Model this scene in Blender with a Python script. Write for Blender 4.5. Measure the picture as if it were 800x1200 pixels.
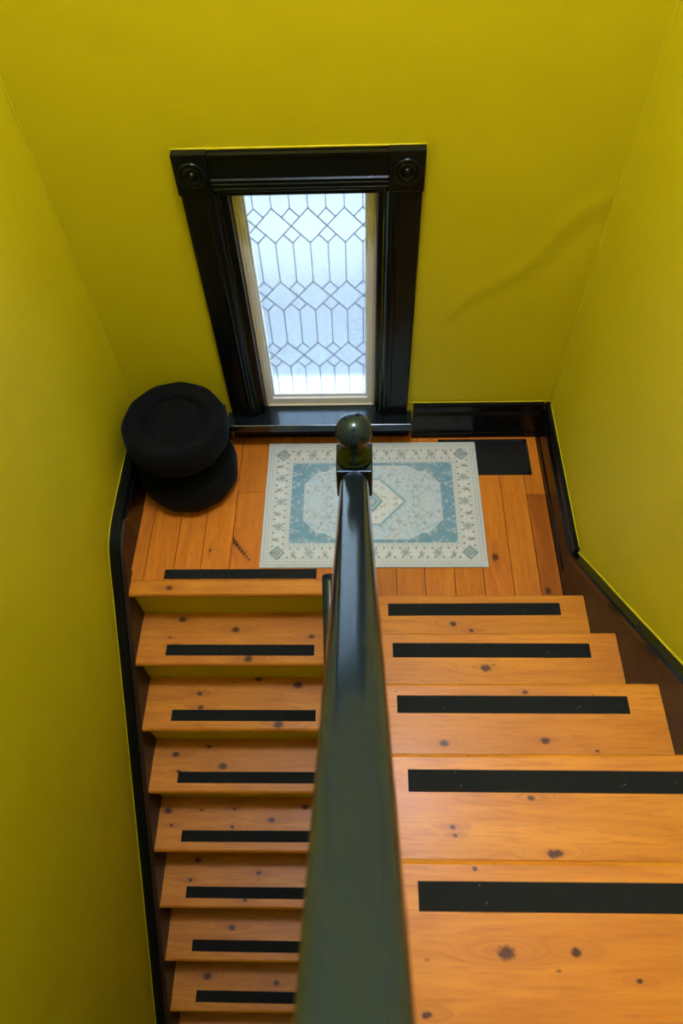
import bpy, bmesh, math, random
import numpy as np
from mathutils import Matrix, Vector

for o in list(bpy.data.objects):
    bpy.data.objects.remove(o, do_unlink=True)
S = bpy.context.scene
COL = S.collection
rnd = random.Random(7)

# ------------------------------------------------------------------ camera
# world: landing floor z=0, window wall y=0 (room towards -y), metres
CAM = np.array((0.417125, -2.041411, 2.482720))
PITCH, YAW, ROLL, FPX = 0.991416, -0.056791, -0.053652, 830.92
cp, sp, cy_, sy_ = math.cos(PITCH), math.sin(PITCH), math.cos(YAW), math.sin(YAW)
FWD = np.array((sy_*cp, cy_*cp, -sp)); RIGHT = np.array((cy_, -sy_, 0.0)); UP = np.cross(RIGHT, FWD)
cr, sr = math.cos(ROLL), math.sin(ROLL)
RIGHT, UP = RIGHT*cr + UP*sr, -RIGHT*sr + UP*cr
cd = bpy.data.cameras.new('camera'); cam = bpy.data.objects.new('camera', cd); COL.objects.link(cam)
M = Matrix.Identity(4)
for i in range(3):
    M[i][0], M[i][1], M[i][2], M[i][3] = RIGHT[i], UP[i], -FWD[i], CAM[i]
cam.matrix_world = M
cd.sensor_fit = 'VERTICAL'; cd.sensor_height = 36.0; cd.sensor_width = 24.0
cd.lens = 36.0*FPX/1200.0; cd.clip_start = 0.02
cd.dof.use_dof = True; cd.dof.focus_distance = 2.35; cd.dof.aperture_fstop = 4.5
S.camera = cam

# ------------------------------------------------------------------ world, lamp strength, exposure
W = bpy.data.worlds.new('sky'); S.world = W; W.use_nodes = True
bgn = W.node_tree.nodes['Background']
bgn.inputs['Color'].default_value = (0.62, 0.79, 1.0, 1.0); bgn.inputs['Strength'].default_value = 6.0
LAMP_STRENGTH = 168.0
S.view_settings.view_transform = 'Standard'; S.view_settings.look = 'None'
S.view_settings.gamma = 1.0; S.view_settings.exposure = 0.0
S.view_settings.use_curve_mapping = False

def pix(u, v, z):
    """photo pixel -> point on the horizontal plane at height z"""
    d = RIGHT*((u-400)/FPX) + UP*(-(v-600)/FPX) + FWD
    return CAM + d*((z-CAM[2])/d[2])

# ------------------------------------------------------------------ helpers
def prop(o, label=None, cat=None, group=None, kind=None):
    if label: o['label'] = label
    if cat: o['category'] = cat
    if group: o['group'] = group
    if kind: o['kind'] = kind
    return o

def empty(name, loc=(0, 0, 0)):
    o = bpy.data.objects.new(name, None); COL.objects.link(o); o.location = loc
    o.empty_display_size = 0.05
    return o

def link(name, me, mat, parent=None, loc=(0, 0, 0), smooth=False):
    o = bpy.data.objects.new(name, me); COL.objects.link(o); o.location = loc
    if mat and not me.materials: me.materials.append(mat)
    if smooth:
        me.polygons.foreach_set('use_smooth', [True]*len(me.polygons))
    if parent: o.parent = parent
    return o

def bm_mesh(bm, name):
    bmesh.ops.recalc_face_normals(bm, faces=bm.faces[:])
    me = bpy.data.meshes.new(name); bm.to_mesh(me); bm.free(); return me

def add_box(bm, x0, x1, y0, y1, z0, z1, bev=0.0, seg=2):
    r = bmesh.ops.create_cube(bm, size=1.0)
    for v in r['verts']:
        v.co = Vector((x0+(v.co.x+.5)*(x1-x0), y0+(v.co.y+.5)*(y1-y0), z0+(v.co.z+.5)*(z1-z0)))
    if bev > 0:
        es = list({e for v in r['verts'] for e in v.link_edges})
        bmesh.ops.bevel(bm, geom=es, offset=bev, segments=seg, affect='EDGES', profile=0.5)

def box(name, mat, parent, x0, x1, y0, y1, z0, z1, bev=0.0, loc=(0, 0, 0), seg=2):
    bm = bmesh.new(); add_box(bm, x0, x1, y0, y1, z0, z1, bev, seg)
    return link(name, bm_mesh(bm, name), mat, parent, loc)

def add_prism(bm, pts, axis, a, b):
    """extrude 2-D polygon along axis ('x': pts=(y,z); 'y': pts=(x,z); 'z': pts=(x,y))"""
    def P(p, t):
        return {'x': (t, p[0], p[1]), 'y': (p[0], t, p[1]), 'z': (p[0], p[1], t)}[axis]
    A = [bm.verts.new(P(p, a)) for p in pts]; B = [bm.verts.new(P(p, b)) for p in pts]
    n = len(pts)
    bm.faces.new(A); bm.faces.new(B[::-1])
    for i in range(n):
        bm.faces.new((A[i], B[i], B[(i+1) % n], A[(i+1) % n]))

def prism(name, mat, parent, pts, axis, a, b, loc=(0, 0, 0), bev=0.0):
    bm = bmesh.new(); add_prism(bm, pts, axis, a, b)
    if bev:
        bmesh.ops.bevel(bm, geom=bm.edges[:], offset=bev, segments=2, affect='EDGES', profile=0.5)
    return link(name, bm_mesh(bm, name), mat, parent, loc)

def add_lathe(bm, prof, n=32, c=(0, 0, 0), mod=None):
    rings = []
    for (r, z) in prof:
        if r < 1e-6:
            rings.append([bm.verts.new((c[0], c[1], c[2]+z))])
        else:
            ring = []
            for k in range(n):
                t = 2*math.pi*k/n; q = r*(mod(t, r, z) if mod else 1)
                ring.append(bm.verts.new((c[0]+q*math.cos(t), c[1]+q*math.sin(t), c[2]+z)))
            rings.append(ring)
    for A, B in zip(rings[:-1], rings[1:]):
        if len(A) == 1 and len(B) == 1: continue
        for k in range(n):
            j = (k+1) % n
            if len(A) == 1: bm.faces.new((A[0], B[k], B[j]))
            elif len(B) == 1: bm.faces.new((A[k], A[j], B[0]))
            else: bm.faces.new((A[k], A[j], B[j], B[k]))

def lathe(name, mat, parent, prof, n=32, loc=(0, 0, 0), mod=None, smooth=True):
    bm = bmesh.new(); add_lathe(bm, prof, n, mod=mod)
    return link(name, bm_mesh(bm, name), mat, parent, loc, smooth)

def sweep(name, mat, parent, path, section, smooth=False, loc=(0, 0, 0), caps=True):
    """path: list of (point, side-vector, up-vector); section: list of (s, u)"""
    bm = bmesh.new(); rings = []
    for p, s, u in path:
        p, s, u = Vector(p), Vector(s), Vector(u)
        rings.append([bm.verts.new(p + s*a + u*b) for a, b in section])
    n = len(section)
    for A, B in zip(rings[:-1], rings[1:]):
        for k in range(n):
            bm.faces.new((A[k], A[(k+1) % n], B[(k+1) % n], B[k]))
    if caps:
        bm.faces.new(rings[0]); bm.faces.new(rings[-1][::-1])
    o = link(name, bm_mesh(bm, name), mat, parent, loc, smooth)
    return o

# ------------------------------------------------------------------ materials
def newmat(name):
    m = bpy.data.materials.new(name); m.use_nodes = True
    nt = m.node_tree; b = nt.nodes['Principled BSDF']
    return m, nt, b

class NB:
    """small node-building helper"""
    def __init__(s, nt): s.nt = nt
    def n(s, t, **kw):
        x = s.nt.nodes.new(t)
        for k, v in kw.items(): setattr(x, k, v)
        return x
    def val(s, sock, v):
        if hasattr(v, 'is_output') or isinstance(v, bpy.types.NodeSocket): s.nt.links.new(v, sock)
        else: sock.default_value = v
    def math(s, op, a, b=None, clamp=False):
        x = s.n('ShaderNodeMath', operation=op); x.use_clamp = clamp
        s.val(x.inputs[0], a)
        if b is not None: s.val(x.inputs[1], b)
        return x.outputs[0]
    def mix(s, f, a, b, mode='MIX'):
        x = s.n('ShaderNodeMix', data_type='RGBA', blend_type=mode)
        s.val(x.inputs[0], f); s.val(x.inputs[6], a); s.val(x.inputs[7], b); return x.outputs[2]
    def noise(s, vec, scale=5, detail=3, rough=.55, dist=0.0):
        x = s.n('ShaderNodeTexNoise'); s.val(x.inputs['Vector'], vec)
        x.inputs['Scale'].default_value = scale; x.inputs['Detail'].default_value = detail
        x.inputs['Roughness'].default_value = rough; x.inputs['Distortion'].default_value = dist
        return x.outputs['Fac']
    def mapr(s, v, a, b, c=0.0, d=1.0, smooth=False):
        x = s.n('ShaderNodeMapRange'); x.interpolation_type = 'SMOOTHSTEP' if smooth else 'LINEAR'
        s.val(x.inputs[0], v)
        for i, q in enumerate((a, b, c, d)): x.inputs[1+i].default_value = q
        return x.outputs[0]
    def vmul(s, v, k):
        x = s.n('ShaderNodeVectorMath', operation='MULTIPLY'); s.val(x.inputs[0], v); x.inputs[1].default_value = k
        return x.outputs[0]
    def vadd(s, v, k):
        x = s.n('ShaderNodeVectorMath', operation='ADD'); s.val(x.inputs[0], v); s.val(x.inputs[1], k)
        return x.outputs[0]
    def coord(s): return s.n('ShaderNodeTexCoord').outputs['Object']
    def bump(s, h, strength, dist, b):
        x = s.n('ShaderNodeBump'); x.inputs['Strength'].default_value = strength; x.inputs['Distance'].default_value = dist
        s.val(x.inputs['Height'], h); s.nt.links.new(x.outputs['Normal'], b.inputs['Normal'])

def c4(c): return (c[0], c[1], c[2], 1.0)

def wall_paint():
    m, nt, b = newmat('yellow_wall_paint'); k = NB(nt); co = k.coord()
    n1 = k.noise(co, 3.0, 4, .6); n2 = k.noise(co, 260, 2, .5)
    col = k.mix(n1, c4((.566, .492, .0035)), c4((.616, .536, .0045)))
    nt.links.new(col, b.inputs['Base Color'])
    b.inputs['Roughness'].default_value = 0.55; b.inputs['Specular IOR Level'].default_value = .28
    h = k.math('ADD', k.math('MULTIPLY', k.noise(co, 7, 3, .5), 1.0), k.math('MULTIPLY', n2, .05))
    k.bump(h, .35, .012, b)
    return m

def gloss_paint(name, col, rough=.3, var=.25, bump=.15, scale=90, spec=.4, stint=(1, 1, 1)):
    m, nt, b = newmat(name); k = NB(nt); co = k.coord()
    n = k.noise(co, 9, 4, .6)
    nt.links.new(k.mix(n, c4([c*(1-var) for c in col]), c4([c*(1+var) for c in col])), b.inputs['Base Color'])
    nt.links.new(k.mapr(n, .3, .7, rough*.85, rough*1.15), b.inputs['Roughness'])
    k.bump(k.noise(co, scale, 3, .5), bump, .002, b)
    b.inputs['Specular IOR Level'].default_value = spec; b.inputs['Specular Tint'].default_value = c4(stint)
    return m

def wood(name, axis='x', knots=(), seed=0.0, rnd_obj=False, tint=(1, 1, 1)):
    """orange varnished pine; knots = (x, y, r[, dx, dy]) in object space"""
    m, nt, b = newmat(name); k = NB(nt); co = k.coord()
    if rnd_obj:
        oi = k.n('ShaderNodeObjectInfo')
        cx = k.n('ShaderNodeCombineXYZ')
        k.val(cx.inputs[0], k.math('MULTIPLY', oi.outputs['Random'], 37.0))
        k.val(cx.inputs[1], k.math('MULTIPLY', oi.outputs['Random'], 11.0))
        pco = k.vadd(co, cx.outputs[0])
    else:
        pco = k.vadd(co, (seed*3.7, seed*1.3, seed))
    sep = k.n('ShaderNodeSeparateXYZ'); k.val(sep.inputs[0], co)
    dark = None; halo = None
    for q in knots:
        kx, ky, r = q[:3]
        r = r*1.3; ex, ey = (1.35, 1.0) if axis == 'x' else (1.0, 1.35)
        dx = k.math('DIVIDE', k.math('SUBTRACT', sep.outputs[0], kx), r*ex)
        dy = k.math('DIVIDE', k.math('SUBTRACT', sep.outputs[1], ky), r*ey)
        d = k.math('SQRT', k.math('ADD', k.math('MULTIPLY', dx, dx), k.math('MULTIPLY', dy, dy)))
        d = k.math('ADD', d, k.math('MULTIPLY', k.math('SUBTRACT', k.noise(co, 150, 2, .5), .5), .9))
        a = k.mapr(d, .40, .98, 1.0, 0.0, True)
        # halo streaks along the grain
        g = k.math('SQRT', k.math('ADD',
              k.math('MULTIPLY', k.math('MULTIPLY', dx, dx), .035 if axis == 'x' else .35),
              k.math('MULTIPLY', k.math('MULTIPLY', dy, dy), .35 if axis == 'x' else .035)))
        h = k.mapr(g, .1, 1.1, 1.0, 0.0, True)
        dark = a if dark is None else k.math('MAXIMUM', dark, a)
        halo = h if halo is None else k.math('MAXIMUM', halo, h)
    st = (1.3, 16.0, 9.0) if axis == 'x' else (16.0, 1.3, 9.0)
    sv = k.vmul(pco, st)
    if halo is not None:
        cx2 = k.n('ShaderNodeCombineXYZ')
        k.val(cx2.inputs[1 if axis == 'x' else 0], k.math('MULTIPLY', halo, .9)); sv = k.vadd(sv, cx2.outputs[0])
    g1 = k.noise(sv, 1.6, 3, .55, .8)                    # broad growth bands
    g2 = k.noise(k.vmul(sv, (1, 1, 1)), 9.0, 4, .6)       # fine grain
    g3 = k.noise(pco, 2.2, 3, .5)                         # cloudy varnish
    T = lambda c: c4([c[i]*tint[i] for i in range(3)])
    col = k.mix(k.mapr(g1, .3, .7), T((.490, .168, .011)), T((.655, .262, .022)))
    col = k.mix(k.math('MULTIPLY', k.mapr(g2, .50, .68), .50), col, T((.33, .100, .009)))
    col = k.mix(k.math('MULTIPLY', k.mapr(g3, .48, .72), .35), col, T((.37, .115, .010)))
    if rnd_obj:
        hv = k.n('ShaderNodeHueSaturation')
        k.val(hv.inputs['Value'], k.mapr(oi.outputs['Random'], 0, 1, .80, 1.08)); k.val(hv.inputs['Color'], col)
        col = hv.outputs[0]
    if halo is not None:
        col = k.mix(k.math('MULTIPLY', halo, .30), col, T((.24, .065, .015)))
        col = k.mix(k.math('MULTIPLY', dark, .92), col, c4((.045, .014, .006)))
    # small pits and scuffs
    vo = k.n('ShaderNodeTexVoronoi'); k.val(vo.inputs['Vector'], k.vmul(pco, (.55, 1, 1) if axis == 'x' else (1, .55, 1))); vo.inputs['Scale'].default_value = 34
    pit = k.math('MULTIPLY', k.mapr(vo.outputs['Distance'], .05, .11, 1, 0), k.mapr(k.noise(pco, 6, 2, .5), .54, .60))
    col = k.mix(k.math('MULTIPLY', pit, .7), col, c4((.07, .025, .01)))
    nt.links.new(col, b.inputs['Base Color'])
    nt.links.new(k.mapr(g3, .3, .7, .30, .42), b.inputs['Roughness']); b.inputs['Specular IOR Level'].default_value = .3
    k.bump(k.math('ADD', g2, k.math('MULTIPLY', g1, .5)), .12, .002, b)
    return m

def grip_tape():
    m, nt, b = newmat('black_grip_tape'); k = NB(nt); co = k.coord()
    n = k.noise(co, 700, 2, .6)
    vo = k.n('ShaderNodeTexVoronoi'); k.val(vo.inputs['Vector'], co); vo.inputs['Scale'].default_value = 48
    speck = k.math('MULTIPLY', k.mapr(vo.outputs['Distance'], .05, .10, 1, 0), k.mapr(k.noise(co, 31, 1, .5), .52, .56))
    col = k.mix(n, c4((.004, .0055, .0055)), c4((.012, .015, .0145)))
    col = k.mix(k.math('MULTIPLY', speck, .5), col, c4((.30, .32, .28)))
    nt.links.new(col, b.inputs['Base Color']); b.inputs['Roughness'].default_value = .8
    b.inputs['Specular IOR Level'].default_value = .15
    k.bump(n, .6, .001, b)
    return m

def fabric_black():
    m, nt, b = newmat('black_velvet'); k = NB(nt); co = k.coord()
    n = k.noise(co, 14, 4, .6)
    nt.links.new(k.mix(n, c4((.0010, .0015, .0019)), c4((.0026, .0036, .0044))), b.inputs['Base Color'])
    b.inputs['Roughness'].default_value = .85; b.inputs['Specular IOR Level'].default_value = .12
    b.inputs['Sheen Weight'].default_value = .03; b.inputs['Sheen Roughness'].default_value = .4
    b.inputs['Sheen Tint'].default_value = (.5, .75, 1, 1)
    k.bump(k.noise(co, 420, 2, .5), .3, .001, b)
    return m

def plain(name, col, rough=.5, metal=0.0, var=.08):
    m, nt, b = newmat(name); k = NB(nt)
    nt.links.new(k.mix(k.noise(k.coord(), 18, 3, .6), c4([c*(1-var) for c in col]), c4([min(1, c*(1+var)) for c in col])), b.inputs['Base Color'])
    b.inputs['Roughness'].default_value = rough; b.inputs['Metallic'].default_value = metal
    return m

def frosted():
    m = bpy.data.materials.new('frosted_glass'); m.use_nodes = True; nt = m.node_tree; nt.nodes.clear(); k = NB(nt)
    out = k.n('ShaderNodeOutputMaterial')
    g = k.n('ShaderNodeBsdfPrincipled'); g.inputs['Base Color'].default_value = (.93, .97, 1, 1)
    g.inputs['Transmission Weight'].default_value = 1.0; g.inputs['IOR'].default_value = 1.45
    n = k.noise(k.coord(), 60, 3, .6); nt.links.new(k.mapr(n, .3, .7, .10, .22), g.inputs['Roughness'])
    t = k.n('ShaderNodeBsdfTranslucent'); t.inputs['Color'].default_value = (.9, .95, 1, 1)
    mx = k.n('ShaderNodeMixShader'); mx.inputs[0].default_value = .17
    nt.links.new(g.outputs[0], mx.inputs[1]); nt.links.new(t.outputs[0], mx.inputs[2])
    nt.links.new(mx.outputs[0], out.inputs['Surface'])
    bp = k.n('ShaderNodeBump'); bp.inputs['Strength'].default_value = .25; bp.inputs['Distance'].default_value = .002
    k.val(bp.inputs['Height'], k.noise(k.coord(), 140, 2, .5)); nt.links.new(bp.outputs[0], g.inputs['Normal'])
    return m

def emit(name, col, s):
    m = bpy.data.materials.new(name); m.use_nodes = True; b = m.node_tree.nodes['Principled BSDF']
    b.inputs['Base Color'].default_value = (.9, .88, .82, 1)
    b.inputs['Emission Color'].default_value = c4(col); b.inputs['Emission Strength'].default_value = s
    return m

M_WALL = wall_paint()
M_CEIL = plain('white_ceiling_paint', (.78, .79, .78), .8)
M_TRIM = gloss_paint('black_gloss_trim', (.0028, .0040, .0048), .24, .10, .02, 40, .27, (.8, .93, 1.0))
M_SILL = gloss_paint('black_enamel_sill', (.004, .0065, .009), .20, .1, .03, 40, .9, (.75, .9, 1.0))
M_RAIL = gloss_paint('black_green_handrail_paint', (.0080, .0160, .0270), .14, .04, .06, 110, .8, (.60, .84, 1.0))
M_BROWN = gloss_paint('dark_brown_skirt_paint', (.028, .0140, .0100), .45, .25, .10, 50, .3)
M_TAPE = grip_tape()
M_FAB = fabric_black()
M_SASH = plain('white_sash_paint', (.80, .84, .88), .4)
M_CREAM = plain('cream_window_stop', (.66, .60, .46), .5)
M_LEAD = plain('grey_lead_came', (.14, .15, .16), .5, .4)
M_GLASS = frosted()
M_GRILLE = plain('black_vent_metal', (.006, .007, .007), .45, .3)
M_PLANK = wood('pine_floor_plank', 'y', (), 1.0, True, (1.0, .86, .82))
M_UNDER = plain('brown_subfloor', (.17, .085, .04), .9)

# ------------------------------------------------------------------ room shell
XL, XR = -0.570, 1.212
ZC, ZB, YF = 4.50, -2.62, -4.3
WX0, WX1, WZ0, WZ1 = -0.028, 0.487, 0.150, 1.195      # window opening

def wall_back():
    xs = sorted(set(list(np.round(np.linspace(WX1, XR+.1, 46), 4)) + list(np.round(np.linspace(XL-.1, WX0, 30), 4)) + [WX0, .06, .15, .24, .33, .42, WX1]))
    zs = sorted(set(list(np.round(np.linspace(WZ1, 2.3, 40), 4)) + list(np.round(np.linspace(WZ0, WZ1, 44), 4)) + [ZB-.1, -1, -.2, 0, 2.6, 3.0, 3.4, ZC+.1]))
    bm = bmesh.new(); V = {}
    def crack(x, z):
        # plaster ripple running up to the right-hand corner
        a = np.array((.72, .66)); b = np.array((1.21, 1.16)); d = b-a; L = np.linalg.norm(d); d /= L
        q = np.array((x, z))-a; t = q@d; s = q@np.array((-d[1], d[0])) - .02*math.sin(t*14)
        w = max(0.0, min(1.0, (t+.15)/.3))*max(0.0, min(1.0, (L-t+.05)/.12))
        return -w*(0.0030*math.exp(-(s/.020)**2) - .0018*math.exp(-((s+.07)/.04)**2))
    for i, x in enumerate(xs):
        for j, z in enumerate(zs):
            V[i, j] = bm.verts.new((x, crack(x, z), z))
    for i in range(len(xs)-1):
        for j in range(len(zs)-1):
            if WX0-1e-6 <= xs[i] and xs[i+1] <= WX1+1e-6 and WZ0-1e-6 <= zs[j] and zs[j+1] <= WZ1+1e-6: continue
            bm.faces.new((V[i, j], V[i+1, j], V[i+1, j+1], V[i, j+1]))
    # outer skin and reveals give the wall its thickness
    T = .14
    for (x0, x1, z0, z1) in ((XL-.1, WX0, ZB-.1, ZC+.1), (WX1, XR+.1, ZB-.1, ZC+.1), (WX0, WX1, ZB-.1, WZ0), (WX0, WX1, WZ1, ZC+.1)):
        bm.faces.new([bm.verts.new(p) for p in ((x0, T, z0), (x0, T, z1), (x1, T, z1), (x1, T, z0))])
    for P in (((WX0, WZ0), (WX0, WZ1)), ((WX0, WZ1), (WX1, WZ1)), ((WX1, WZ1), (WX1, WZ0)), ((WX1, WZ0), (WX0, WZ0))):
        (ax, az), (bx, bz) = P
        bm.faces.new([bm.verts.new(p) for p in ((ax, 0, az), (bx, 0, bz), (bx, T, bz), (ax, T, az))])
    bm.normal_update()
    me = bpy.data.meshes.new('wall_back'); bm.to_mesh(me); bm.free()
    return prop(link('wall_back', me, M_WALL, smooth=False), kind='structure')
wb = wall_back()
for p in wb.data.polygons: p.use_smooth = len(p.vertices) == 4 and abs(p.normal.y) > .9
prop(box('wall_left', M_WALL, None, XL-.12, XL, YF, .02, ZB, ZC), kind='structure')
prop(box('wall_right', M_WALL, None, XR, XR+.12, YF, .02, ZB, ZC), kind='structure')
prop(box('wall_front', M_WALL, None, XL, XR, YF-.12, YF, ZB, ZC), kind='structure')
prop(box('ceiling', M_CEIL, None, XL-.12, XR+.12, YF-.12, .02, ZC, ZC+.1), kind='structure')

# ------------------------------------------------------------------ stairs geometry constants
XTL, XTR = -0.508, 1.184                 # tread ends at the skirt faces
XML, XMR = 0.3400, 0.4440                  # middle wall between the flights
GR, RR, NR = 0.2385, 0.2202, -0.9135     # right flight: going, rise, first nosing
GL, RL, NL = 0.1990, 0.2255, -0.8028     # left flight
NOS, TH = 0.029, 0.030
XLL = -0.516                             # face of the landing's left skirting

# ------------------------------------------------------------------ landing floor (planks as parts)
bm = bmesh.new(); add_prism(bm, [(XLL, -.001), (XLL, -.7735), (XML, -.7735), (XML, -.94), (XTR, -.94), (XTR, -.001)], 'z', -.215, -.021)
floor = link('floor', bm_mesh(bm, 'floor'), M_UNDER)
prop(floor, kind='structure')
seams = [-.5155, -.461, -.346, -.238, -.121, .002, .112, .222, .332, .44, .545, .657, .773, .887, .999, 1.103, 1.183]
joints = {4: -.316, 15: -.335, 0: -.40, 7: -.25, 10: -.52}
dark_plank = wood('worn_reddish_plank', 'y', ((1.128, -.79, .012),), 3.0, False, (.62, .48, .45))
plank_knots = {
    13: (pix(580, 653, 0), .013), 3: (pix(246, 645, 0), .006), 1: (pix(176, 599, 0), .007)}
flaw = [pix(272.5+2.7*i, 632+3.4*i, 0) for i in range(8)]
kmats = {}
for i, (a, b_) in enumerate(zip(seams[:-1], seams[1:])):
    yend = -.7385 if b_ <= XML+.0 else -.935
    segs = [(-.003, yend)]
    if i == 0: a = -.5165
    if i in joints: segs = [(-.003, joints[i]), (joints[i], yend)]
    for s, (y0, y1) in enumerate(segs):
        mat = M_PLANK
        dz = rnd.uniform(-.0008, .0006)
        if i == 15 and s == 1: mat = dark_plank
        if i in plank_knots:
            p, r = plank_knots[i]
            mat = wood('knotty_pine_plank', 'y', ((p[0], p[1], r),), 5.0+i, False, (1.0, .86, .82))
        if i == 4 and s == 1:
            mat = wood('flawed_pine_plank', 'y', tuple((q[0], q[1], .0105-.0009*i) for i, q in enumerate(flaw)), 9.0, False, (1.0, .86, .82))
        box('plank', mat, floor, a+.0011, b_-.0011, y1+.0006, y0-.0006, -.02, dz, .0012)
kp = pix(198, 689, 0)
nose_mat = wood('pine_nosing_board', 'x', ((kp[0], kp[1], .011),), 2.5, False, (1.0, 1.0, 1.0))
yn = NL
prof = [(-.7395, -.001), (-.7395, -.032), (yn+.008, -.032), (yn+.002, -.026), (yn, -.016), (yn+.002, -.006), (yn+.008, -.001)]
nb = prism('nosing_board', nose_mat, floor, prof, 'x', XTL+.0005, XML)
def strip(name, parent, x0, x1, y0, y1, z, loc=(0, 0, 0)):
    return box(name, M_TAPE, parent, x0, x1, y0, y1, z, z+.0016, .0005, loc)
strip('grip_strip', floor, -.378, .230, -.733, -.690, .0004)

# ------------------------------------------------------------------ treads
def tread_profile(depth, sign):
    """nosing at y=0, tread runs to y=sign*depth; top at z=0"""
    n = [(.010, 0), (.004, -.003), (0, -.010), (0, -.019), (.004, -.027), (.010, -TH)]
    return [(sign*a, b) for a, b in n] + [(sign*depth, -TH), (sign*depth, 0)]

def tread_mesh(name, x0, x1, depth, sign):
    bm = bmesh.new(); add_prism(bm, tread_profile(depth, sign), 'x', x0, x1)
    return bm_mesh(bm, name)

KR = {1: [(531, 731, .010), (552, 739, .007)], 2: [(569, 783, .012), (640, 770, .004)], 3: [(520, 871, .009), (639, 868, .009), (615, 811, .006), (700, 880, .004)],
      4: [(648, 1001, .009), (655, 1000, .007), (530, 969, .005), (533, 979, .004), (622, 935, .006)], 5: [(675, 1116, .007), (593, 1117, .011), (500, 1190, .006), (556, 1018, .004), (750, 1150, .004)]}
KL = {1: [(276, 738, .011), (365, 746, .008), (291, 772, .012), (214, 726, .011), (206, 757, .008), (199, 747, .004)],
      2: [(234, 813, .008), (349, 803, .013), (303, 796, .009), (235, 829, .008), (326, 849, .014)],
      3: [(261, 898, .013), (206, 884, .010), (245, 875, .007), (209, 904, .006)],
      4: [(197, 950, .012), (318, 961, .010), (236, 949, .005), (275, 948, .005), (272, 969, .006), (201, 967, .006), (357, 946, .010)],
      5: [(232, 1008, .010), (303, 1023, .008), (223, 1031, .007), (287, 1055, .006)],
      6: [(272, 1087, .010)], 7: [(243, 1144, .013), (324, 1152, .010)]}

def flight(name, label, x0, x1, n0, going, rise, sign, count, knots, sx0, sx1, so0, so1, tint):
    root = prop(empty(name, (x0, n0, 0)), label, 'staircase')
    off = Vector((x0, n0, 0))
    depth = going + NOS - .001
    me_t = tread_mesh('tread', 0, x1-x0, depth, -1 if sign > 0 else 1)
    for k in range(1, count+1):
        z = k*rise*sign; y = n0 - (k if sign < 0 else k-1)*going
        kk = [(pix(u, v, z), r) for u, v, r in knots.get(k, [])]
        loc = Vector((x0, y, z))
        if not kk:
            kk = [((x0+rnd.uniform(.1, .6), y-.1, 0), .008)]
        mat = wood('pine_tread', 'x', tuple((p[0]-loc.x, p[1]-loc.y, r) for p, r in kk), k*1.7+(20 if sign > 0 else 0), False, tint)
        t = bpy.data.objects.new('tread', me_t); COL.objects.link(t); t.parent = root; t.location = loc-off
        if not me_t.materials: me_t.materials.append(mat)
        t.material_slots[0].link = 'OBJECT'; t.material_slots[0].material = mat
        dx = rnd.uniform(-.006, .006)
        st = strip('grip_strip', t, sx0+dx-x0, sx1+dx-x0, so0, so1, .0003)
        st.rotation_euler.z = rnd.uniform(-.004, .004)
        # riser below this tread's nosing (right flight) / behind this tread (left flight)
        if sign > 0:
            yr = y - NOS
            box('riser', M_WALL, root, 0, x1-x0, yr-.018-n0, yr-n0, (z-rise)+.0005, z-TH-.0005)
        else:
            yr = y + going + NOS
            box('riser', M_WALL, root, 0, x1-x0, yr+.0005-n0, yr+.018-n0, z+.0005-TH, z+rise-TH-.003)
    return root

flight('staircase', 'orange pine flight rising from landing beside the bare right wall, black grip strips',
       XMR, XTR, NR, GR, RR, 1, 9, KR, .506, 1.101, -.082, -.036, (1.0, 1.0, 1.0))

# left flight: treads face the viewer, nosing at y, tread runs back to +y
def left_flight():
    root = prop(empty('staircase', (XTL, NL, 0)), 'orange pine flight descending from landing, yellow risers and black grip strips', 'staircase')
    x1 = XML
    me_t = tread_mesh('tread', .0, x1-XTL, GL+NOS-.0004, 1)
    for k in range(1, 11):
        z = -k*RL; y = NL-k*GL
        loc = Vector((XTL, y, z))
        kk = [(pix(u, v, z), r*1.2) for u, v, r in KL.get(k, [])] or [((XTL+rnd.uniform(.1, .6), y+.1, 0), .008)]
        mat = wood('pine_tread', 'x', tuple((p[0]-loc.x, p[1]-loc.y, r) for p, r in kk), k*2.3+60, False, (1.0, 1.0, 1.0))
        t = bpy.data.objects.new('tread', me_t); COL.objects.link(t); t.parent = root; t.location = loc-Vector((XTL, NL, 0))
        if not me_t.materials: me_t.materials.append(mat)
        t.material_slots[0].link = 'OBJECT'; t.material_slots[0].material = mat
        dx = rnd.uniform(-.005, .005)
        st = strip('grip_strip', t, -.393+dx-XTL, .212+dx-XTL, .039, .086, .0003)
        st.rotation_euler.z = rnd.uniform(-.004, .004)
    for k in range(0, 11):
        z = -k*RL; y = NL-k*GL+NOS
        box('riser', M_WALL, root, 0, x1-XTL, y-NL, y+.015-NL, z-RL-.028, z-TH-.0005)
left_flight()

# lower hall floor and upper hall floor
prop(box('floor_lower', M_PLANK, None, XL, XR, YF, 0, -11*RL-.1, -11*RL), kind='structure')
yu = NR-9*GR-NOS
prop(box('floor_upper', M_PLANK, None, XMR, XR, YF, yu, RR*10-.2, RR*10), kind='structure')
box('riser', M_WALL, None, XMR, XTR, yu, yu+.015, RR*9+.0005, RR*10-.002).parent = bpy.data.objects['floor_upper']

# wall between the flights, below the upper flight's string
def zr(y): return RR + (NR-y)*RR/GR         # nosing line of the right flight
mid = [(-.872, ZB), (-.872, zr(-.872)-.06), (yu-.05, zr(yu-.05)-.06), (YF, zr(yu-.05)-.06), (YF, ZB)]
prop(prism('wall_middle', M_WALL, None, mid, 'x', XML+.001, XMR-.001), kind='structure')

# ------------------------------------------------------------------ skirts, caps, baseboards
def zl(y): return (y-NL)*RL/GL              # nosing line of the left flight
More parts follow.
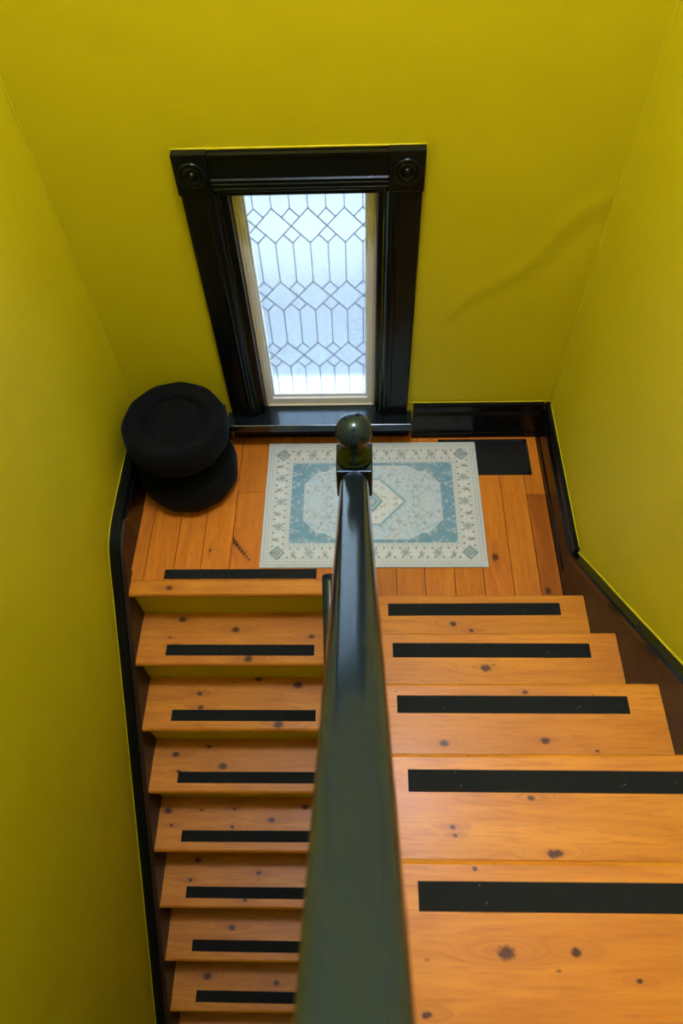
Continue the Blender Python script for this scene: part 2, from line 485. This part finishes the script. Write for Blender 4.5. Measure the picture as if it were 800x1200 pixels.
# right skirt (brown) with black cap
sk0 = -.722
def cap_r(y): return .178 + .893*(sk0-y)
trim_r = prism('trim_1', M_BROWN, None, [(sk0, -.2), (sk0, cap_r(sk0)-.012), (yu, cap_r(yu)-.012), (yu, zr(yu)-.4), (-1.0, -.2)], 'x', XTR+.0005, XR-.001)
prop(trim_r, kind='structure')
def capbar(name, parent, pts, x0, x1, th, mat=M_TRIM):
    path = []
    for i, (y, z) in enumerate(pts):
        a = pts[max(0, i-1)]; b = pts[min(len(pts)-1, i+1)]
        t = Vector((0, b[0]-a[0], b[1]-a[1])).normalized(); u = Vector((0, -t.z, t.y))
        if u.z < 0: u = -u
        path.append(((0, y, z), (1, 0, 0), u))
    r = .006
    sec = [(x0, -th), (x1, -th), (x1, -r), (x1+(-r if x1 > x0 else r), 0), (x0, 0)]
    return sweep(name, mat, parent, path, sec)
capbar('skirt_cap', trim_r, [(sk0-.001, cap_r(sk0)), (-1.2, cap_r(-1.2)), (yu, cap_r(yu))], XR-.0005, XTR-.010, .024)

# left skirt: brown board with rounded knee, black cap
cl = [(-.20, .178), (-.45, .176), (-.53, .173), (-.58, .167), (-.61, .161), (-.64, .151), (-.665, .138), (-.69, .118), (-.715, .092), (-.745, .059), (-.80, -.002)]
def cap_l(y): return -.006 + 1.094*(y+.80)
ys_l = [-1.0, -1.5, -2.0, -2.6, -2.95]
capl = [(-.004, .178)] + cl + [(y, cap_l(y)) for y in ys_l]
top = [(y, z-.012) for y, z in capl if y < -.55]
poly = [(-.7, -.3)] + [(-.7, .094)] + [q for q in top if q[0] < -.701] + [(-2.95, zl(-2.95)-.4), (-.9, -.42)]
trim_l = prism('trim_2', M_BROWN, None, poly, 'x', XL+.001, XTL-.0005)
prop(trim_l, kind='structure')
prop(prism('trim_3', M_BROWN, None, [(-.5495, -.02), (-.5495, .158)] + [q for q in top if -.701 < q[0]] + [(-.6995, .094), (-.6995, -.02)], 'x', XL+.001, XLL-.0005), kind='structure')
capbar('skirt_cap', trim_l, capl, XL+.0005, XTL-.019, .022)

def baseboard(name, horiz, a, b, face, wall, h):
    """profiled skirting: face/wall = coordinates of board face and wall plane"""
    d = 1 if face > wall else -1; t = abs(face-wall)
    pr = [(0, 0), (t, 0), (t, .022), (t*.93, .030), (t*.80, .034), (t*.80, h*.62), (t*.95, h*.66), (t*.95, h*.72), (t*.62, h*.80), (t*.62, h*.86), (t*.78, h*.90), (t*.78, h*.96), (t*.66, h), (0, h)]
    bm = bmesh.new()
    if horiz == 'x': add_prism(bm, [(wall+d*q, z) for q, z in pr], 'x', a, b)
    else: add_prism(bm, [(wall+d*q, z) for q, z in pr], 'y', a, b)
    return prop(link(name, bm_mesh(bm, name), M_TRIM), kind='structure')
baseboard('baseboard_back', 'x', .632, XR-.0285, -.028, -.0005, .205)
baseboard('baseboard_back_left', 'x', XLL+.002, -.172, -.028, -.0005, .205)
baseboard('baseboard_right', 'y', sk0+.0005, -.0005, XTR, XR-.0005, .200)
prop(box('baseboard_left', M_TRIM, None, XL+.0005, XLL-.0005, -.549, -.001, -.02, .155), kind='structure')

# beads of wall paint and caulk in the corners and along the trim
def bead(parent, pts, r=.0035):
    path = []
    for i, p in enumerate(pts):
        t = (Vector(pts[min(len(pts)-1, i+1)])-Vector(pts[max(0, i-1)])).normalized()
        a = t.cross(Vector((.3, -.8, .52))).normalized(); path.append((p, a, t.cross(a).normalized()))
    o = sweep('paint_bead', M_WALL, None, path, [(r*math.cos(q), r*math.sin(q)) for q in [math.pi*i/4 for i in range(8)]], True)
    o.parent = parent; return o
WL, WR = bpy.data.objects['wall_left'], bpy.data.objects['wall_right']
jit = lambda: rnd.uniform(-.0012, .0012)
bead(wb, [(XR-.001+jit(), -.001+jit(), .21+.08*i) for i in range(44)], .0045)
bead(wb, [(XL+.001+jit(), -.001+jit(), .21+.08*i) for i in range(44)], .003)
bead(wb, [(-.150+.076*i, -.001, 1.3275) for i in range(11)], .0028)
bead(wb, [(.61+.06*i, -.001, .2055) for i in range(11)], .0022)
bead(WR, [(XR-.001, -.01-.07*i, .2005) for i in range(11)], .0022)
bead(WR, [(XR-.001+jit(), sk0-.06*i, cap_r(sk0-.06*i)+.0015+jit()) for i in range(22)], .0032)
bead(WL, [(XL+.001, y_, z_+.002) for y_, z_ in capl], .0016)

# ------------------------------------------------------------------ window
win = prop(empty('window_1', (.23, 0, WZ0)), 'frosted leaded window in black moulded casing with bullseye corner blocks', None, None, 'structure')
wl_ = Vector((.23, 0, WZ0))
def wpart(o):
    o.parent = win; o.location = o.location - wl_; return o
CX0, CX1, CZ1 = -.146, .607, 1.325
def casing_side(x0, x1, inner):
    """flat board with stepped bead on the inner side; inner=+1: opening at larger x"""
    pr = [(0, 0), (0, -.020), (.006, -.024), (.072, -.024), (.076, -.030), (.084, -.032), (.090, -.028), (.096, -.032), (.104, -.030), (.110, -.022), (.1165, -.018), (.1165, 0)]
    w = x1-x0
    pts = [((x0+q*w/.1165) if inner > 0 else (x1-q*w/.1165), y) for q, y in pr]
    return wpart(prism('casing', M_TRIM, None, pts, 'z', WZ0+.006, 1.196))
casing_side(CX0+.002, WX0-.002, 1); casing_side(WX1+.002, CX1-.002, -1)
hp = [(0, 1.198), (-.018, 1.198), (-.021, 1.203), (-.0275, 1.206), (-.0275, 1.213), (-.0245, 1.216), (-.0275, 1.219), (-.0275, 1.228), (-.0245, 1.231), (-.0275, 1.234), (-.0275, 1.241), (-.023, 1.245), (-.023, 1.310), (-.028, 1.314), (-.028, 1.322), (0, 1.322)]
wpart(prism('head_casing', M_TRIM, None, hp, 'x', WX0-.012, WX1+.012))
for x0, x1 in ((CX0-.001, WX0-.0125), (WX1+.0125, CX1+.001)):
    bm = bmesh.new(); add_box(bm, x0, x1, -.034, 0, 1.1965, CZ1+.003, .003)
    blk = wpart(link('corner_block', bm_mesh(bm, 'corner_block'), M_TRIM))
    pr = [(0, .010), (.006, .010), (.011, .006), (.013, .0), (.019, .0), (.022, .007), (.026, .007), (.029, .001), (.033, .001), (.037, .008), (.042, .006), (.044, 0.0), (.044, -.006), (0, -.006)]
    bm = bmesh.new(); add_lathe(bm, pr, 40)
    me = bm_mesh(bm, 'rosette'); me.transform(Matrix.Rotation(math.radians(90), 4, 'X'))
    ro = link('rosette', me, M_TRIM, None, ((x0+x1)/2, -.0345, 1.262), True); ro.parent = blk; ro.location = Vector(((x0+x1)/2, -.0345, 1.262))
# sill, reveal stops, sash
wpart(box('sill', M_SILL, None, CX0-.02, CX1+.018, -.080, .085, WZ0-.034, WZ0+.005, .005))
wpart(box('apron', M_TRIM, None, CX0-.012, CX1+.012, -.026, -.0005, .012, WZ0-.0345, .003))
RB = .030
for nm, a in (('jamb', (WX0+.0005, .0-.0005, -.010, .120, WZ0+.0055, WZ1-.001)), ('jamb', (.4675, WX1-.0005, -.010, .120, WZ0+.0055, WZ1-.001)),
              ('head_jamb', (.0, .467, -.010, .120, WZ1-.016, WZ1-.001))):
    wpart(box(nm, M_TRIM, None, *a, .003))
def frame(name, mat, x0, x1, z0, z1, wl, wb_, wt, y0, y1, bev=.003):
    bm = bmesh.new()
    add_box(bm, x0, x0+wl, y0, y1, z0, z1, bev); add_box(bm, x1-wl, x1, y0, y1, z0, z1, bev)
    add_box(bm, x0+wl-.002, x1-wl+.002, y0+.0004, y1-.0004, z0, z0+wb_, bev); add_box(bm, x0+wl-.002, x1-wl+.002, y0+.0004, y1-.0004, z1-wt, z1, bev)
    return wpart(link(name, bm_mesh(bm, name), mat))
SZ0, SZ1 = WZ0+.006, WZ1-.017
frame('window_stop', M_CREAM, .0005, .4665, SZ0, SZ1, .010, .007, .010, .030, .100)
frame('sash', M_SASH, .0108, .4562, SZ0+.0075, SZ1-.011, .020, .034, .012, .038, .095)
frame('sash_bead', M_SASH, .0310, .4360, SZ0+.043, SZ1-.0235, .007, .014, .006, .048, .085, .002)
GX0, GX1, GZ0, GZ1 = .0355, .4315, .212, 1.152
GY = .062
lead_lines = []; panes = []
D, H = .060, .066
cols = [.0+.0605+D*i for i in range(-2, 9)]        # index even -> small diamonds
rows = [1.316, 1.021, .727, .431, .135]
def small(i): return i % 2 == 0
for rI, zc in enumerate(rows):
    for i, x in enumerate(cols):
        if small(i):
            panes.append([(x, zc+H), (x-D/2, zc+H/2), (x, zc), (x+D/2, zc+H/2)])
            panes.append([(x, zc-H), (x+D/2, zc-H/2), (x, zc), (x-D/2, zc-H/2)])
            lead_lines += [((x, zc+H), (x-D/2, zc+H/2)), ((x, zc+H), (x+D/2, zc+H/2)), ((x, zc-H), (x-D/2, zc-H/2)), ((x, zc-H), (x+D/2, zc-H/2))]
        else:
            panes.append([(x, zc+H), (x-D, zc), (x, zc-H), (x+D, zc)])
            lead_lines += [((x, zc+H), (x-D, zc)), ((x, zc+H), (x+D, zc)), ((x, zc-H), (x-D, zc)), ((x, zc-H), (x+D, zc))]
        if rI < len(rows)-1:
            zt, zb = zc-H, rows[rI+1]+H
            lead_lines.append(((x, zt), (x, zb)))
            panes.append([(x, zt), (x+D/2, zt+H/2), (x+D, zt), (x+D, zb), (x+D/2, zb-H/2), (x, zb)])
def clip(poly):
    for ax, lim, sgn in ((0, GX0, 1), (0, GX1, -1), (1, GZ0, 1), (1, GZ1, -1)):
        out = []
        for i in range(len(poly)):
            a, b = poly[i], poly[(i+1) % len(poly)]
            ia, ib = sgn*(a[ax]-lim) >= 0, sgn*(b[ax]-lim) >= 0
            if ia: out.append(a)
            if ia != ib:
                t = (lim-a[ax])/(b[ax]-a[ax]); out.append((a[0]+t*(b[0]-a[0]), a[1]+t*(b[1]-a[1])))
        poly = out
        if len(poly) < 3: return None
    ar = abs(sum(poly[i][0]*poly[(i+1) % len(poly)][1]-poly[(i+1) % len(poly)][0]*poly[i][1] for i in range(len(poly))))/2
    return poly if ar > 2e-5 else None
def clipline(a, b):
    t0, t1 = 0.0, 1.0; d = (b[0]-a[0], b[1]-a[1])
    for ax, lo, hi in ((0, GX0, GX1), (1, GZ0, GZ1)):
        if abs(d[ax]) < 1e-9:
            if not lo <= a[ax] <= hi: return None
            continue
        u, v = sorted(((lo-a[ax])/d[ax], (hi-a[ax])/d[ax])); t0, t1 = max(t0, u), min(t1, v)
    if t1-t0 < 1e-4: return None
    return (a[0]+d[0]*t0, a[1]+d[1]*t0), (a[0]+d[0]*t1, a[1]+d[1]*t1)
for poly in panes:
    q = clip(poly)
    if not q: continue
    wpart(prism('pane', M_GLASS, None, q, 'y', GY-.0015, GY+.0015))
bm = bmesh.new()
for a, b in lead_lines:
    c = clipline(a, b)
    if not c: continue
    a, b = Vector((c[0][0], 0, c[0][1])), Vector((c[1][0], 0, c[1][1]))
    d = (b-a).normalized(); n = Vector((-d.z, 0, d.x))*.0010; a -= d*.001; b += d*.001
    pts = []
    for y, k in ((GY-.0040, .55), (GY-.0022, 1.0), (GY+.0022, 1.0), (GY+.0040, .55)):
        pts.append([bm.verts.new(p+Vector((0, y, 0))) for p in (a+n*k, b+n*k, b-n*k, a-n*k)])
    for A, B in zip(pts[:-1], pts[1:]):
        for i in range(4): bm.faces.new((A[i], A[(i+1) % 4], B[(i+1) % 4], B[i]))
    bm.faces.new(pts[0]); bm.faces.new(pts[-1][::-1])
wpart(link('lead_came', bm_mesh(bm, 'lead_came'), M_LEAD))
# outside ledge
wpart(box('outer_ledge', plain('white_ledge_paint', (.55, .57, .58), .6), None, WX0-.03, WX1+.03, .1205, .205, WZ0-.02, WZ0+.014, .004))

# ------------------------------------------------------------------ outside (seen blurred through the frosted panes)
prop(box('ground_outside', plain('grey_blue_paving', (.055, .075, .090), .9), None, -5, 6, .15, 9, -2.9, -2.8), kind='structure')
nh = prop(empty('neighbour_house', (.3, 4.6, -2.8)), 'pale clapboard house standing outside beyond the frosted window', 'house')
M_CLAP = plain('pale_clapboard', (.33, .325, .325), .7)
box('house_wall', M_CLAP, nh, -4.5, 4.5, .02, 3, 0, 2.7)
me0 = None
for i in range(16):
    z = .05+i*.16
    if me0 is None:
        bm = bmesh.new(); add_prism(bm, [(.018, 0), (-.012, 0), (.0, .165), (.018, .165)], 'x', -4.5, 4.5); me0 = bm_mesh(bm, 'clapboard'); me0.materials.append(M_CLAP)
    link('clapboard', me0, None, nh, (0, 0, z))
prism('roof', plain('grey_shingle', (.12, .12, .13), .9), nh, [(-.4, 2.6), (1.5, 4.0), (3.4, 2.6)], 'x', -4.8, 4.8)

# ------------------------------------------------------------------ banister of the rising flight
ban = prop(empty('banister', (.392, -.8200, 0)), 'glossy black-green banister with ball-topped newel post rising from the landing', 'banister')
bo = Vector((.392, -.8200, 0))
def bpart(o, par=None):
    o.parent = par or ban; o.location = o.location - bo; return o
RY0, RZ0, RSL, RDX = -.872, .856, .897, .0151
def rail_pt(y): return Vector((.3915 + RDX*(RY0-y), y, RZ0 + RSL*(RY0-y)))   # widest line of the rail
th = math.atan(RSL); ru = Vector((0, math.sin(th), math.cos(th)))
w2 = .039
hs = [(.99, .006), (.94, .0135), (.85, .0205), (.73, .0255), (.61, .0278), (.48, .0290), (.22, .0299)]
sec = [(-w2, 0.0)] + [(-w2*a, b) for a, b in hs] + [(0, .0303)] + [(w2*a, b) for a, b in hs[::-1]] + [(w2, 0.0),
       (w2*.93, -.010), (w2*.72, -.016), (w2*.70, -.024), (w2*.74, -.030), (w2*.60, -.040), (-w2*.60, -.040), (-w2*.74, -.030), (-w2*.70, -.024), (-w2*.72, -.016), (-w2*.93, -.010)]
ny = 40
path = []
for i in range(ny+1):
    y = RY0+.0005 - (RY0+3.0)*i/ny
    path.append((rail_pt(y), (1, 0, 0), ru))
hr = bpart(sweep('handrail', M_RAIL, None, path, sec, True))
# newel post
nb_ = empty('newel_post', (.392, -.8200, 0)); bpart(nb_)
def npart(o): o.parent = nb_; return o
HB = .0512
npart(box('newel_block', M_RAIL, None, -HB, HB, -HB, HB, .772, .895, .004))
npart(box('newel_base', M_RAIL, None, -HB, HB, -HB, HB, .001, .30, .004))
npart(lathe('newel_shaft', M_RAIL, None, [(0, .2995), (.040, .2995), (.043, .315), (.036, .33), (.030, .345), (.037, .365), (.038, .42), (.031, .60), (.028, .70), (.034, .72), (.034, .735), (.028, .745), (.040, .765), (.040, .7725), (0, .7725)], 32))
npart(lathe('newel_collar', M_RAIL, None, [(0, .8945), (.048, .8945), (.049, .903), (.045, .909), (.041, .911), (.043, .918), (.041, .926), (.034, .930), (.030, .940), (.030, .955), (.034, .968), (0, .968)], 40))
ball = [(0, 1.008-.0500)]
for i in range(1, 24):
    a = -math.pi/2 + math.pi*i/24; ball.append((.0500*math.cos(a), 1.008+.0500*math.sin(a)))
ball.append((0, 1.008+.0500))
npart(lathe('ball_finial', M_RAIL, None, ball, 40))
# string and balusters under the rail
sg = [(-.880, zr(-.880)-.20), (-.880, zr(-.880)+.045), (-3.0, zr(-3.0)+.045), (-3.0, zr(-3.0)-.20)]
bpart(prism('string_board', M_TRIM, None, [(y, z+.141) for y, z in sg[:0]] + [(-.880, zr(-.880)-.059), (-.880, zr(-.880)+.045), (yu-.03, zr(yu-.03)+.045), (yu-.03, zr(yu-.03)-.059)], 'x', XML+.001, XMR-.001))
me_b = None
y = -1.0
while y > -2.95:
    p = rail_pt(y); z0 = zr(y)+.030; hgt = p.z-.034 - z0
    prb = [(0, 0), (.016, 0), (.016, .12), (.012, .13), (.017, .145), (.011, .16), (.016, .26), (.012, .48), (.015, .50), (.010, .515), (.014, .54), (.014, hgt), (0, hgt)]
    b = lathe('baluster', M_RAIL, None, prb, 14, (p.x, y, z0)); bpart(b)
    y -= GR/2

# ------------------------------------------------------------------ lower handrail on the middle wall
lo = prop(empty('handrail', (.31, -.95, .40)), 'slim black handrail descending beside the lower flight, under the banister', 'handrail')
lv = Vector((.31, -.95, .40))
th2 = math.atan(RL/GL); u2 = Vector((0, -math.sin(th2), math.cos(th2)))
secl = [(.026*math.cos(a), .026*math.sin(a)) for a in [2*math.pi*i/20 for i in range(20)]]
p0 = Vector((.306, -.955, .432))
pl = [(p0 + Vector((0, -t, -t*RL/GL)), (1, 0, 0), u2) for t in (0, .5, 1.0, 1.5, 1.95)]
r_ = sweep('rail', M_RAIL, None, pl, secl, True); r_.parent = lo; r_.location = -lv
for p in r_.data.polygons: p.use_smooth = len(p.vertices) == 4
du = Vector((0, GL, RL)).normalized()
ec = sweep('end_cap', M_RAIL, None, [(p0+du*.0002, (1, 0, 0), u2), (p0+du*.003, (1, 0, 0), u2)], [(a*.96, b*.96) for a, b in secl])
ec.parent = lo; ec.location = -lv
for t in (.30, 1.0, 1.7):
    c = p0 + Vector((0, -t, -t*RL/GL))
    bm = bmesh.new(); add_box(bm, c.x-.008, XML+.001, c.y-.008, c.y+.008, c.z-.055, c.z-.039, .002); add_box(bm, c.x-.008, c.x+.008, c.y-.008, c.y+.008, c.z-.05, c.z-.018, .002)
    o = link('bracket', bm_mesh(bm, 'bracket'), M_TRIM, lo); o.location = -lv

# ------------------------------------------------------------------ rug
def build_rug():
    Wd, Dp = .910, .629
    nx, ny = 330, 228
    xs = np.linspace(0, Wd, nx); ys = np.linspace(0, Dp, ny)
    X, Y = np.meshgrid(xs, ys)
    ax = np.abs(X-Wd/2); ay = np.abs(Y-Dp/2)             # mirrored quadrant, from the centre
    ex = Wd/2-ax; ey = Dp/2-ay; e = np.minimum(ex, ey)    # distance to the edge
    rs = np.random.RandomState(3)
    def vnoise(sx, sy, seed):
        r = np.random.RandomState(seed); gx, gy = int(Wd/sx)+3, int(Dp/sy)+3
        g = r.rand(gy, gx); fx, fy = X/sx, Y/sy; i, j = fx.astype(int), fy.astype(int); u, v = fx-i, fy-j
        u, v = u*u*(3-2*u), v*v*(3-2*v)
        return (g[j, i]*(1-u)+g[j, i+1]*u)*(1-v)+(g[j+1, i]*(1-u)+g[j+1, i+1]*u)*v
    cream = np.array((.62, .66, .63)); pale = np.array((.47, .60, .66)); blue = np.array((.150, .310, .410))
    teal = np.array((.150, .245, .275)); grey = np.array((.33, .40, .41)); tan = np.array((.46, .34, .25)); lt = np.array((.50, .58, .58))
    C = np.empty(X.shape+(3,)); C[:] = cream
    def put(mask, col, a=1.0):
        m = np.clip(mask.astype(float)*a, 0, 1)[..., None]; C[:] = C*(1-m)+col*m
    def soft(d, w=.0025): return np.clip(.5-d/(2*w), 0, 1)        # d<0 inside
    # outer edge line, guard stripes
    put(e < .007, lt); put((e > .010) & (e < .0145), grey, .8)
    gphase = lambda s, per: np.abs(((s/per) % 1.0)-.5)
    along = np.where(ex < ey, ay, ax)
    put((e > .017) & (e < .032), lt, .35)
    put(soft(np.hypot((gphase(along, .026))*.026, e-.0245)-.0042), tan, .75)
    put(soft(np.hypot((.5-gphase(along, .026))*.026, e-.0245)-.0032), teal, .6)
    put((e > .034) & (e < .0365), grey, .6)
    # main border: rosettes, diamonds, leaves
    def motif(cx, cy, r, col, petals=6, a=.9):
        dx, dy = ax-cx, ay-cy; d = np.hypot(dx, dy); t = np.arctan2(dy, dx)
        rr = r*(.78+.22*np.cos(petals*t))
        put(soft(d-rr), col, a); put(soft(np.abs(d-r*.55)-r*.08), cream, .6); put(soft(d-r*.22), tan, .9)
    bmid = .0665
    def border_line(n, length, horizontal):
        for i in range(n):
            s = length*(i/(n-.5 if False else n))
            if horizontal: cx, cy = s, Dp/2-bmid
            else: cx, cy = Wd/2-bmid, s
            if i % 2 == 0: motif(cx, cy, .0215, teal, 8, .80)
            else:
                motif(cx, cy, .0145, tan, 4, .65)
                q = .011
                if horizontal: put(soft(np.hypot(ax-cx, (ay-cy-q)*.8)-.0075), teal, .8)
                else: put(soft(np.hypot((ax-cx-q)*.8, ay-cy)-.0075), teal, .8)
    border_line(6, Wd/2-bmid, True); border_line(4, Dp/2-bmid, False)
    cxm, cym = Wd/2-bmid, Dp/2-bmid
    dd = np.abs(ax-cxm)+np.abs(ay-cym)
    put(soft(dd-.034), teal, .9); put(soft(np.abs(dd-.019)-.003), lt, .8); put(soft(dd-.008), tan, .8)
    # scattered leaves in the border
    band = (e > .040) & (e < .094)
    for sgn in (-1, 1):
        wv = bmid + sgn*.021
        per = .0325
        ph = gphase(along+.005*sgn, per)*per
        put(band & (np.hypot(ph, e-wv) < .0058), teal, .8)
        put(band & (np.hypot(per/2-ph, (e-wv-sgn*.003)) < .0038), tan, .55)
    # inner guards
    put((e > .096) & (e < .0985), grey, .6)
    put((e > .0985) & (e < .110), lt, .75)
    put(soft(np.hypot((gphase(along, .020))*.020, e-.1043)-.0036), cream, .9)
    put(soft(np.hypot((.5-gphase(along, .020))*.020, e-.1043)-.0026), grey, .8)
    put((e > .110) & (e < .112), grey, .5)
    # field
    F = e > .112
    fx, fy = Wd/2-.112, Dp/2-.112
    put(F, blue)
    wash = vnoise(.11, .09, 11)
    # little flowers on the blue
    for k in range(230):
        px, py = rs.rand()*fx, rs.rand()*fy; r = .0028+.0024*rs.rand()
        put(F*soft(np.hypot(ax-px, ay-py)-r), cream if k % 3 else tan, .6)
    # pale octagon with stepped centre
    oct1 = np.maximum(np.maximum(ax-.285, ay-.152), (ax*1.1+ay-.403)*.67)
    oct2 = np.maximum(np.maximum(ax-.190, ay-.182), (ax*.6+ay-.272)*.86)
    om = np.minimum(oct1, oct2)
    put(F*soft(om-.0075), blue); put(F*soft(om-.0035), cream, .95)
    P = F*soft(om+.001)
    put(P, pale)
    for k in range(330):
        px, py = rs.rand()*fx, rs.rand()*fy; r = .003+.0045*rs.rand(); t = k % 4
        d = np.hypot(ax-px, (ay-py)*(.7+.6*rs.rand()))
        put(P*soft(d-r), (teal, grey, tan, cream)[t], (.48, .55, .42, .55)[t])
    # diagonal vines
    for s in (.7, -.7):
        l = np.abs(((ax+s*ay)/.052) % 1.0-.5)*.052
        put(P*soft(l-.0016), grey, .35)
    # centre lozenge
    lz = np.maximum(((ax*1.095+ay)-.150)*.70, ay-.115)
    put(P*soft(np.abs(lz)-.0042), blue, .9)
    Lz = soft(lz+.006)
    put(P*Lz, cream)
    for k in range(46):
        px, py = rs.rand()*.13, rs.rand()*.11; r = .003+.004*rs.rand()
        put(P*Lz*soft(np.hypot(ax-px, ay-py)-r), (teal, tan, grey)[k % 3], .5)
    lz2 = (ax*1.3+ay-.056)*.7
    put(P*soft(lz2), np.array((.16, .32, .39))); put(P*soft(np.abs(lz2+.014)-.0025), cream, .8); put(P*soft(lz2+.028), cream, .8)
    motif(0, 0, .011, teal, 8, .6)
    # worn, slightly faded print
    wear = vnoise(.018, .018, 5)*.5+vnoise(.006, .006, 6)*.5
    C[:] = C*(1-.16*np.clip((wear-.35)*2, 0, 1)[..., None]) + lt*(.16*np.clip((wear-.35)*2, 0, 1)[..., None])
    fade = np.clip((wash-.45)*1.2, 0, .4)[..., None]*.40
    C[:] = C*(1-fade)+lt*fade
    C *= (.93+.14*rs.rand(*X.shape))[..., None]
    zz = .0048+.0012*vnoise(.2, .2, 21)
    co = np.stack((X, Y, zz), -1).reshape(-1, 3)
    idx = np.arange(nx*ny).reshape(ny, nx)
    q = np.stack((idx[:-1, :-1], idx[:-1, 1:], idx[1:, 1:], idx[1:, :-1]), -1).reshape(-1, 4)
    # hem: edge ring dropped to the floor, and an underside
    ring = np.concatenate((idx[0, :], idx[1:, -1], idx[-1, -2::-1], idx[-2:0:-1, 0]))
    low = co[ring].copy(); low[:, 2] = .0006; b0 = len(co)
    li = b0+np.arange(len(ring))
    q2 = np.stack((ring, li, np.roll(li, -1), np.roll(ring, -1)), -1)
    verts = np.concatenate((co, low)); cols = np.concatenate((C.reshape(-1, 3), C.reshape(-1, 3)[ring]))
    faces = np.concatenate((q, q2))
    me = bpy.data.meshes.new('rug')
    me.vertices.add(len(verts)); me.vertices.foreach_set('co', verts.astype(np.float32).ravel())
    me.loops.add(faces.size); me.loops.foreach_set('vertex_index', faces.astype(np.int32).ravel())
    me.polygons.add(len(faces)); me.polygons.foreach_set('loop_start', np.arange(0, faces.size, 4, dtype=np.int32))
    me.update(calc_edges=True); me.validate()
    at = me.color_attributes.new('print', 'FLOAT_COLOR', 'POINT')
    at.data.foreach_set('color', np.concatenate((cols, np.ones((len(cols), 1))), 1).astype(np.float32).ravel())
    m, nt, b = newmat('printed_rug'); k = NB(nt)
    a = k.n('ShaderNodeAttribute'); a.attribute_name = 'print'
    nt.links.new(a.outputs['Color'], b.inputs['Base Color'])
    b.inputs['Roughness'].default_value = .95; b.inputs['Specular IOR Level'].default_value = .1
    k.bump(k.noise(k.coord(), 500, 2, .5), .4, .0015, b)
    o = link('rug', me, m, None, (.0, -.686, .0008))
    prop(o, 'faded blue and cream printed rug with a central lozenge lying on the landing', 'rug')
build_rug()

# ------------------------------------------------------------------ floor vent
fv = prop(empty('floor_vent', (.945, -.138, 0)), 'black metal floor vent grille half covered by the rug', 'vent')
vx, vy = .195, .098
bm = bmesh.new()
for a in ((-vx, vx, vy-.018, vy), (-vx, vx, -vy, -vy+.018), (-vx, -vx+.018, -vy, vy), (vx-.018, vx, -vy, vy)):
    add_box(bm, *a, .0008, .0042, .0008)
link('vent_frame', bm_mesh(bm, 'vent_frame'), M_GRILLE, fv)
box('vent_tray', M_GRILLE, fv, -vx+.01, vx-.01, -vy+.01, vy-.01, .0006, .0012)
ms = None
for i in range(17):
    if ms is None:
        bm = bmesh.new(); add_box(bm, -.0035, .0035, -vy+.017, vy-.017, .0013, .0036, .0006, 1); ms = bm_mesh(bm, 'louvre'); ms.materials.append(M_GRILLE)
    link('louvre', ms, None, fv, (-.168+.021*i, 0, 0))
link('lever', (lambda b: (add_box(b, -.010, .010, -.004, .004, .003, .008, .001), bm_mesh(b, 'lever'))[1])(bmesh.new()), M_GRILLE, fv, (.145, .06, 0))

# ------------------------------------------------------------------ pouf
pf = prop(empty('pouf', (-.318, -.249, 0)), 'round black hourglass pouf with pleated cushions in the landing corner', 'pouf')
NS = 11
def pleat(t, r, z):
    s = abs(((t*NS/(2*math.pi)+.3) % 1.0)-.5)*2          # 1 at a seam
    c = math.cos(math.pi/NS)/math.cos((((t+.3*2*math.pi/NS) % (2*math.pi/NS))-math.pi/NS))
    return (1-.012*max(0, (s-.86)/.14)) * (.30+.70*c)
def cushion(zc, zr_, rc, rr):
    pr = []
    for i in range(29):
        a = -math.pi*.5 + 2*math.pi*i/28
        ca, sa = math.cos(a), math.sin(a)
        pr.append((rc + rr*math.copysign(abs(ca)**.8, ca), zc + zr_*math.copysign(abs(sa)**.85, sa)))
    return pr
lathe('base_cushion', M_FAB, pf, cushion(.096, .096, .122, .086), 132, (0, 0, 0), pleat)
lathe('waist', M_FAB, pf, [(0, .03), (.112, .03), (.118, .345), (0, .345)], 48)
lathe('seat_cushion', M_FAB, pf, cushion(.344, .075, .160, .052), 132, (0, 0, 0), pleat)
lathe('top_panel', M_FAB, pf, [(0, .404), (.06, .403), (.095, .399), (.113, .391), (.121, .378), (.123, .345), (0, .345)], 60)
bm = bmesh.new()
for k in range(66):
    t0 = 2*math.pi*k/66
for nm, R0, Z0, rr in (('piping', .1215, .386, .0030),):
    prt = [(R0+rr*math.cos(a), Z0+rr*math.sin(a)) for a in [2*math.pi*i/8 for i in range(9)]]
    lathe(nm, M_FAB, pf, prt, 66)
bm.free()

# ------------------------------------------------------------------ ceiling lamp above the stairwell
cl_ = prop(empty('ceiling_lamp_offscreen', (.40, -.86, ZC)), 'round opal glass ceiling lamp hanging above the stairwell', 'lamp')
lathe('canopy', plain('brass', (.6, .45, .2), .3, 1.0), cl_, [(0, 0), (.07, 0), (.07, -.015), (.02, -.03), (.012, -.10), (0, -.10)], 32)
gl = [(0, -.36)]
for i in range(1, 16):
    a = -math.pi/2+math.pi*i/16; gl.append((.17*math.cos(a), -.23+.13*math.sin(a)))
gl.append((0, -.10))
lathe('glass_shade_offscreen', emit('lit_opal_glass', (.96, .98, 1.30), LAMP_STRENGTH), cl_, gl, 32)
